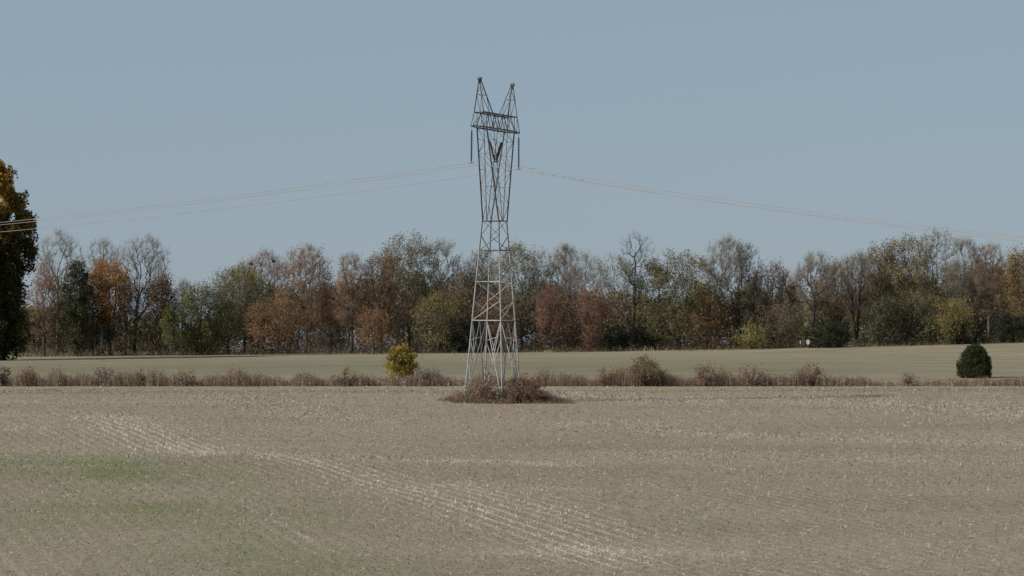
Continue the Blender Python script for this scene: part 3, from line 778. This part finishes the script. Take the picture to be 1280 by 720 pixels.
tr(1020, 314, 60, 543, 'fan', 'bare tree whose dark trunk stands by the small white sign', cb=0.38, n=270, tk=5, tl=1.4, twig='twig_grey', bark='bark_dark', base_dx=-4, gap=0.4)
tr(1046, 326, 50, 556, 'round', 'dull brown bare tree behind the low dark evergreen bush', cb=0.15, pal='brown', nl=900, tk=6, n=280, twig='twig_brown')
tr(1070, 311, 46, 545, 'tall', 'upright bare tree with twin dark trunks', cb=0.35, n=260, tk=5, twig='twig_grey', bark='bark_dark', stems=2, gap=0.3)
tr(1100, 305, 58, 552, 'round', 'brown-olive tree left of the big domed crowns on the right', cb=0.12, pal=[('brown', 0.6), ('olive', 0.4)], nl=3200, tk=6, n=310, twig='twig_brown')
tr(1132, 297, 66, 550, 'round', 'olive-gold tree on the left shoulder of the big bare dome', cb=0.12, pal=[('olive', 0.6), ('gold', 0.4)], nl=4600, tk=5, n=330)
tr(1170, 288, 80, 554, 'round', 'highest domed bare tree in the right part of the wood', cb=0.2, pal='olive', nl=900, tk=6, tl=1.4, n=400, twig='twig_grey', bark='bark_grey')
tr(1112, 372, 54, 537, 'round', 'dark green low tree at the wood edge left of the round evergreen', cb=0.02, pal=[('green', 0.5), ('dark', 0.5)], nl=4600, tk=1, n=190)
tr(1155, 366, 56, 538, 'round', 'olive-green low tree next to the small yellow tree', cb=0.04, pal=[('olive', 0.5), ('green', 0.5)], nl=4600, tk=1, n=200)
tr(1192, 378, 44, 535, 'round', 'small yellow tree above the round evergreen bush', cb=0.08, pal=[('yolive', 0.6), ('gold', 0.4)], nl=2500, tk=2, n=150)
tr(1206, 298, 54, 546, 'fan', 'bare upright tree right of the highest domed tree', cb=0.25, n=290, tk=5, tl=1.4, twig='twig_grey', bark='bark_grey', gap=0.35)
tr(1236, 303, 54, 546, 'fan', 'bare many-limbed tree second from the right picture edge', cb=0.25, n=280, tk=5, tl=1.4, twig='twig_brown', bark='bark_grey', gap=0.35)
tr(1228, 352, 58, 556, 'round', 'low brown tree below the bare many-limbed tree', cb=0.05, pal=[('brown', 0.8), ('olive', 0.2)], nl=3200, tk=4, n=230, twig='twig_brown')
tr(1282, 308, 56, 541, 'oval', 'golden-brown leafy tree at the right picture edge', cb=0.06, pal=[('gold', 0.5), ('brown', 0.5)], nl=6000, tk=3, n=300)

# --- bushes at the foot of the wood
G2 = 'dark bushes at the foot of the wood'
for x, top, w, Y, pal, nl, lab in (
    (1035, 405, 50, 534, 'dark', 3600, 'dark evergreen bush right of the small white sign'),
    (1206, 405, 38, 536, 'dark', 2600, 'dark evergreen bush directly above the round field evergreen'),
    (1264, 392, 46, 536, 'dark', 2800, 'dark bush under the golden-brown tree at the right edge'),
    (940, 406, 34, 534, 'yolive', 600, 'leafy green-yellow bush below the dark evergreen tree'),
    (745, 400, 90, 545, 'dark', 3000, 'wide dark thicket behind the two dark red trees'),
    (800, 402, 60, 546, 'dark', 2600, 'dark thicket under the skeleton-like bare tree'),
    (585, 404, 44, 537, 'dark', 2400, 'dark green bush left of the pylon legs')):
    make_tree(x, top, w, Y, 'egg', lab, cb=0.02, pal=pal, nl=nl, n=150, tk=1, name='bush', group=G2, cat='bush', seed=int(x), trunk_top=0.3, rt=0.08, stems=3)

# ------------------------------------------------------------------ nests
def nest(px, py, Y, rad, label):
    rng = np.random.default_rng(int(px)); a = Acc(); n = 260
    d = rng.normal(size=(n, 3)); d /= np.linalg.norm(d, axis=1, keepdims=True)
    P = d * rad * rng.uniform(0.3, 1, n)[:, None] * np.array([1, 1, 0.8]); t = rng.normal(size=(n, 3)); t /= np.linalg.norm(t, axis=1, keepdims=True)
    spikes(a, P - t * rad * 0.6, P + t * rad * 0.6, 0.035)
    o = link('twig_nest', a.mesh('twig_nest', [M['twig_dark']]), None, (X_at(px, Y), Y, Z_at(py, Y)))
    tag(o, label, 'nest', 'dark nests in the bare tree')
nest(314, 330, 557, 0.34, 'dark ball of twigs, left one of two nests in the bare tree')
nest(342, 326.5, 557, 0.36, 'dark ball of twigs, right one of two nests in the bare tree')

# ------------------------------------------------------------------ wood behind and undergrowth
def back_wood():
    rng = np.random.default_rng(77); a = Acc()
    mats = [M['bark_dark'], M['twig_grey'], M['twig_brown'], M['leaf_brown'], M['leaf_olive'], M['leaf_dark']]
    px = -150.0; k = 0
    while px < 1440:
        Y = rng.uniform(570, 600)
        top = np.interp(px, [-150, 40, 120, 215, 235, 300, 420, 540, 690, 770, 830, 900, 985, 1060, 1140, 1300, 1440],
                        [330, 375, 392, 408, 404, 362, 352, 340, 345, 372, 360, 362, 352, 348, 330, 326, 322]) + rng.uniform(2, 30)
        X = X_at(px, Y); zb = g1(X, Y); H = Z_at(top, Y) - zb; R = rng.uniform(3.0, 4.6)
        N, par = skeleton(rng, H, R, 0.03, 'tall', 170, (0, 0), 0.5, 0.15)
        r = radii(par, 0.025, 0.2, 0); N = N + np.array([X, Y, zb])
        wood(a, N, par, r, rng, 0, 0.03)
        E = twigs(a, N, r, rng, 5, 1.6, 0.036, np.array([X, Y, zb + 0.3 * H]), 1 + int(rng.integers(0, 2)), sub=1)
        foliage(a, np.concatenate([E, N]), 3600, 0.42, 0.6, rng, 3 + int(rng.choice([0, 0, 1, 2])), gap=0.0)
        px += rng.uniform(17, 25); k += 1
    o = link('background_wood', a.mesh('background_wood', mats)); tag(o, 'dim brown wood filling the gaps behind the edge trees', 'wood', kind='stuff')
back_wood()

def brushband(name, label, segs, seed, cat):
    """segs: (Xarr, Yarr, height arr, palette index arr) stalk clumps -> one uncountable mass"""
    X, Y, Hh, mats, sel, lean, rad, leafn, lsz = segs
    rng = np.random.default_rng(seed); a = Acc(); n = len(X)
    Z = ground(X, Y) - 0.03; P = np.stack([X, Y, Z], 1)
    d = rng.normal(size=(n, 3)) * lean; d[:, 2] = 1; d /= np.linalg.norm(d, axis=1, keepdims=True)
    Q = P + d * Hh[:, None]
    for m in range(len(mats)):
        k = sel == m
        if not k.any(): continue
        p, q, h = P[k], Q[k], Hh[k]; nz = rng.uniform(0, 1, len(p))
        spikes(a, p, q, rad, m, nz)
        for s in range(2):
            t = rng.uniform(0.3, 0.8, len(p))[:, None]; b = p + (q - p) * t
            e = b + (rng.normal(size=p.shape) * 0.25 + np.array([0, 0, 0.35])) * h[:, None] * 0.6
            spikes(a, b, e, rad * 0.7, m, nz)
        if leafn:
            rep = np.repeat(np.arange(len(p)), leafn); t = rng.uniform(0.15, 1.02, len(rep))[:, None]
            C = p[rep] + (q[rep] - p[rep]) * t + rng.normal(size=(len(rep), 3)) * 0.12
            leaves(a, C, lsz, rng, m, np.clip(nz[rep] * 0.6 + rng.uniform(0, 0.4, len(rep)), 0, 1), 0.5)
    o = link(name, a.mesh(name, mats)); tag(o, label, cat, kind='stuff'); return o

def n1(x, sc, seed):
    r = np.random.default_rng(seed); v = np.zeros_like(x)
    for i in range(8): v += np.sin(x * r.uniform(0.5, 2.2) / sc + r.uniform(0, 6.28))
    return v / 4.0

# undergrowth along the wood
rng = np.random.default_rng(5); n = 11000
X = rng.uniform(-135, 135, n); Y = rng.uniform(533, 572, n) - 2.0 + 1.5 * n1(X, 6, 3)
h = np.clip(1.3 + 0.9 * n1(X, 5, 1) + rng.normal(size=n) * 0.5, 0.35, 3.6) * np.interp(Y, [530, 540, 560, 572], [0.45, 0.9, 1.8, 2.6])
px = 640 + X / Y * F
sel = rng.choice(4, n, p=[0.34, 0.26, 0.2, 0.2])
pale = (np.exp(-((px - 430) / 90) ** 2) + np.exp(-((px - 200) / 40) ** 2) * 0.7 + 0.6 * np.exp(-((px - 80) / 30) ** 2)) * rng.uniform(0, 1, n) > 0.45
sel = np.where(pale, 4, sel)
yel = (np.exp(-((px - 820) / 40) ** 2) + 0.8 * np.exp(-((px - 680) / 30) ** 2)) * rng.uniform(0, 1, n) > 0.5
sel = np.where(yel & (Y < 536), 5, sel); h = np.where(yel & (Y < 536), h * 0.6, h)
brushband('undergrowth', 'tangled brown and grey undergrowth along the foot of the wood', (X, Y, h, [M['leaf_brown'], M['leaf_dark'], M['leaf_weedred'], M['leaf_olive'], M['leaf_dun'], M['leaf_straw']], sel, 0.25, 0.03, 4, 0.30), 6, 'undergrowth')

# weedy strip between the two fields
rng = np.random.default_rng(8); n = 15000
X = rng.uniform(-72, 72, n); Y = 351.6 + rng.normal(size=n) * 1.3 + 0.5 * n1(X, 2.0, 71); px = 640 + X / 349 * F
hm = 1.42 + 0.55 * n1(X, 3.2, 21) + 0.55 * n1(X, 0.8, 22)
env = np.interp(px, [-100, 0, 30, 140, 330, 470, 540, 620, 700, 760, 900, 1090, 1105, 1125, 1160, 1200, 1400], [1, 1, 1.1, 1.15, 1.0, 0.95, 0.9, 1, 1.1, 1.2, 1.2, 0.85, 0.5, 0.35, 0.45, 0.7, 0.7])
h = np.clip(hm, 0.30, 2.7) * env * rng.uniform(0.55, 1.15, n)
keep = rng.uniform(0, 1, n) < np.clip(env, 0.4, 1) * np.clip(0.95 + 0.5 * n1(X, 1.6, 55), 0.45, 1); X, Y, h, px = X[keep], Y[keep], h[keep], px[keep]; n = len(X)
sel = rng.choice(5, n, p=[0.40, 0.32, 0.12, 0.06, 0.10])
strip = brushband('dry_weeds', 'strip of dry red-brown weeds between the two fields', (X, Y, h, [M['leaf_weed'], M['leaf_weedred'], M['leaf_brown'], M['leaf_olive'], M['leaf_straw']], sel, 0.16, 0.022, 3, 0.17), 9, 'weeds')

# brush round the pylon's feet
rng = np.random.default_rng(12); n = 4200
th = rng.uniform(0, 2 * math.pi, n); rr = np.sqrt(rng.uniform(0, 1, n))
rr = rr * (1 + 0.16 * np.sin(3 * th + 1) + 0.12 * np.sin(7 * th) + 0.07 * np.sin(13 * th + 2)); X = TX + 0.9 + 6.3 * rr * np.cos(th); Y = TY + 0.5 + 5.5 * rr * np.sin(th)
h = np.clip(1.55 + 0.4 * n1(X, 1.2, 31), 0.4, 2.3) * np.clip(1 - 0.65 * rr ** 3, 0.15, 1) * rng.uniform(0.4, 1.3, n)
n2 = 350; X2 = TX + rng.uniform(-1, 8.8, n2); Y2 = TY - 4.2 + rng.normal(size=n2) * 0.8 + 0.1 * (X2 - TX); h2 = rng.uniform(0.15, 0.55, n2)
X = np.concatenate([X, X2]); Y = np.concatenate([Y, Y2]); h = np.concatenate([h, h2])
sel = rng.choice(4, len(X), p=[0.46, 0.36, 0.1, 0.08])
sel = np.where((X < TX - 1.5) & (Y < TY - 2) & (rng.uniform(0, 1, len(X)) < 0.3), 3, sel)
brushband('dry_brush', 'dry red-brown brush grown up round the feet of the pylon', (X, Y, h, [M['leaf_weed'], M['leaf_weedred'], M['leaf_brown'], M['leaf_olive']], sel, 0.22, 0.018, 4, 0.15), 13, 'brush')

# ------------------------------------------------------------------ single shrubs in and by the strip
G3 = 'shrubs in the weedy strip'
def shrub(x, top, w, Y, pal, nl, label, kind='egg', tk=4, n=120, lsize=0.17, twig='twig_brown', seed=None, cb=0.03, group=G3, name='shrub', tl=0.7, **k):
    return make_tree(x, top, w, Y, kind, label, cb=cb, pal=pal, nl=nl, n=n, tk=tk, tl=tl, twig=twig, lsize=lsize, sig=k.pop('sig', 0.18), name=name, cat=k.pop('cat', 'shrub'),
                     seed=seed if seed is not None else int(x) + 300, trunk_top=0.35, rt=k.pop('rt', 0.06), stems=k.pop('stems', 5), group=group, trad=0.012, wide=k.pop('wide', 1.05), dens=k.pop('dens', 1.0), ldens=k.pop('ldens', 1.8), **k)
shrub(502, 434, 34, 377, [('yellow', 0.9), ('gold', 0.1)], 3600, 'bright yellow bush standing alone behind the weedy strip left of the pylon', 'egg', tk=2, n=170, lsize=0.24, sig=0.22, name='yellow_bush', cat='bush', group='bushes standing in the fields', tl=0.8, lgap=0.55, lscale=0.55, ldens=1.4, gap=0.15, sub=2)
shrub(1217.5, 431.5, 46, 380, [('cedar', 1.0)], 30000, 'round dark evergreen bush standing alone in the back field on the right', 'bell', tk=0, n=900, lsize=0.12, sig=0.16, gap=-0.9, lump=0.25, wide=1.0, name='evergreen_bush', cat='bush', group='bushes standing in the fields', lgap=0.0)
shrub(808, 448, 44, 350.5, [('green', 0.5), ('olive', 0.3), ('weedred', 0.2)], 2400, 'largest green-brown shrub of the weedy strip, right of the pylon', 'egg', tk=5, n=160, tl=0.8, ldens=1.0, gap=0.4)
for x, top, w, pal, nl, lab in (
    (2, 464, 22, 'dark', 900, 'dark green shrub cut by the left picture edge'),
    (33, 463, 20, 'weedred', 350, 'upright reddish shrub near the left end of the weedy strip'),
    (128, 459, 34, 'weed', 800, 'tall brown shrub in the strip below the bright orange tree'),
    (172, 464, 20, 'weedred', 350, 'small brown shrub right of the tall brown shrub on the left'),
    (235, 464, 36, 'weed', 600, 'broad pale-brown shrub in the strip below the green bushy tree'),
    (432, 462, 28, 'weed', 500, 'brown shrub in the strip left of the yellow bush'),
    (536, 460, 26, 'dun', 700, 'grey-brown shrub between the yellow bush and the pylon'),
    (757, 459, 30, 'weedred', 600, 'red-brown shrub in the strip just left of the largest shrub'),
    (882, 457, 30, 'weedred', 700, 'dark red-brown shrub right of the largest shrub'),
    (942, 457, 44, 'weed', 900, 'broad brown shrub in the strip below the dark evergreen tree'),
    (1014, 457, 30, 'weedred', 700, 'peaked red-brown shrub below the small white sign'),
    (1136, 470, 20, 'weed', 300, 'small isolated brown shrub left of the round evergreen')):
    shrub(x, top, w, 350 + (x % 3) * 0.5, pal, nl, lab, 'fan', tk=4, n=60, ldens=0.9, gap=0.45)
shrub(656, 471, 46, 297.5, [('weedred', 0.8), ('brown', 0.2)], 1500, 'dense dark red-brown bramble right of the pylon feet', 'egg', tk=5, n=110, group='brush by the pylon', name='bramble')
shrub(604, 478, 40, 297.0, [('weed', 0.6), ('weedred', 0.4)], 900, 'loose brown bramble between the two front pylon legs', 'egg', tk=4, n=90, group='brush by the pylon', name='bramble')

# ------------------------------------------------------------------ small white sign and stake at the wood edge
def sign():
    Y = 531.5; X = X_at(1010, Y); z = g1(X, Y)
    root = empty('marker_sign', (X, Y, z)); tag(root, 'small white round-topped sign on a post at the wood edge', 'sign')
    a = Acc(); tubes(a, [(0, 0.04, -0.2)], [(0, 0.04, 1.45)], 0.04, 0.04, 6); link('post', a.mesh('post', [M['wood_post']]), root)
    k = 16; th = np.linspace(0, 2 * math.pi, k, endpoint=False)
    pr = np.stack([0.36 * np.cos(th), np.zeros(k), 1.25 + 0.44 * np.sin(th) - 0.10 * (np.sin(th) < -0.5)], 1)
    V = np.concatenate([pr + (0, -0.02, 0), pr + (0, 0.02, 0)]); i = np.arange(k)
    a = Acc(); a.add(V, np.stack([i, (i + 1) % k, (i + 1) % k + k, i + k], 1)); a.add(V, [list(range(k)), list(range(2 * k - 1, k - 1, -1))])
    link('board', a.mesh('board', [M['white_paint']]), root)
    X = X_at(1000.5, Y); z = g1(X, Y); root = empty('marker_stake', (X, Y, z)); tag(root, 'slim white stake left of the small white sign', 'stake')
    a = Acc(); tubes(a, [(0, 0, -0.2)], [(0, 0, 0.9)], 0.05, 0.05, 6); link('stake_post', a.mesh('stake_post', [M['wood_post']]), root)
    a = Acc(); tubes(a, [(0, 0, 0.9), (0, 0, 1.45)], [(0, 0, 1.45), (0, 0, 1.5)], [0.09, 0.09], [0.09, 0.02], 8); link('white_cap', a.mesh('white_cap', [M['white_paint']]), root)
sign()

# ------------------------------------------------------------------ stubble and chaff lying on the near field
def stubble():
    rng = np.random.default_rng(40); a = Acc()
    def place(n, y0, y1):
        Y = np.sqrt(rng.uniform(y0 ** 2, y1 ** 2, n)); X = rng.uniform(-0.21, 0.21, n) * Y; return X, Y
    X, Y = place(560000, 108, 347)
    res = residue(X, Y)
    r = (X + ROW * Y) + 0.10 * n1(Y, 4.0, 3); ph = np.cos(2 * math.pi * r / 0.98)
    prob = np.interp(Y, [108, 170, 250, 347], [0.34, 0.20, 0.10, 0.05]) * (0.45 + 0.7 * (ph > 0.2)) + 0.9 * res * np.clip((ph + 0.15), 0.03, 1) * np.clip(0.6 + 0.6 * n1(Y, 1.6, 41) * n1(X, 1.1, 42), 0.15, 1.2) + 0.6 * chaff(X, Y)
    nz = 0.5 + 0.5 * n1(X + 0.3 * Y, 2.0, 9) * n1(Y - 0.2 * X, 2.5, 10)
    k = rng.uniform(0, 1, len(X)) < prob * np.clip(0.6 + 0.5 * nz, 0.2, 1.3)
    X, Y, res = X[k], Y[k], res[k]; n = len(X)
    Z = ground(X, Y)
    d = rng.normal(size=(n, 3)) * np.array([0.8, 0.8, 0.25]); up = rng.uniform(0, 1, n) < 0.25 + 0.35 * res
    d[:, 2] = np.abs(d[:, 2]) + np.where(up, 0.9, 0.06); d /= np.linalg.norm(d, axis=1, keepdims=True)
    L = rng.uniform(0.08, 0.22, n) * np.interp(Y, [108, 347], [0.9, 1.7]); W = rng.uniform(0.010, 0.026, n) * np.interp(Y, [108, 347], [0.9, 2.4])
    s = np.cross(d, rng.normal(size=(n, 3))); s /= np.linalg.norm(s, axis=1, keepdims=True)
    P = np.stack([X, Y, Z + 0.008], 1); Q = P + d * L[:, None]
    W = W[:, None] if hasattr(W, 'shape') else W
    V = np.stack([P - s * W, P + s * W, Q + s * W * 0.5, Q - s * W * 0.5], 1)
    V[:, :, 2] = np.maximum(V[:, :, 2], Z[:, None] + 0.004)
    f = np.array([[0, 1, 2], [0, 2, 3]])[None] + (np.arange(n) * 4)[:, None, None]
    a.add(V.reshape(-1, 3), f.reshape(-1, 3), 0, np.repeat(np.clip(rng.uniform(0, 0.75, n) + 0.35 * res, 0, 1), 4))
    # green volunteers
    X, Y = place(230000, 108, 345); g = greenery(X, Y)
    k = rng.uniform(0, 1, len(X)) < 0.60 * g * np.clip(0.5 + 0.6 * n1(X, 1.5, 4) * n1(Y, 2.0, 5), 0.15, 1)
    X, Y = X[k], Y[k]; P = np.stack([X, Y, ground(X, Y) + 0.05], 1)
    leaves(a, P, 0.10 * np.interp(Y, [108, 347], [1, 2.0]), rng, 1, rng.uniform(0, 1, len(X)), 0.35, up=1.5)
    # clods
    X, Y = place(7000, 108, 240); n = len(X); P = np.stack([X, Y, ground(X, Y)], 1); rr = rng.uniform(0.015, 0.045, n)
    tubes(a, P - np.array([0, 0, 0.03]), P + np.array([0, 0, 1.0]) * rr[:, None], rr * 1.2, rr * 0.5, 4, 2)
    o = link('stubble', a.mesh('stubble', [M['leaf_straw'], M['leaf_grass'], M['wood_clod']])); tag(o, 'pale straw stubble and chaff scattered over the near field', 'stubble', kind='stuff')
stubble()
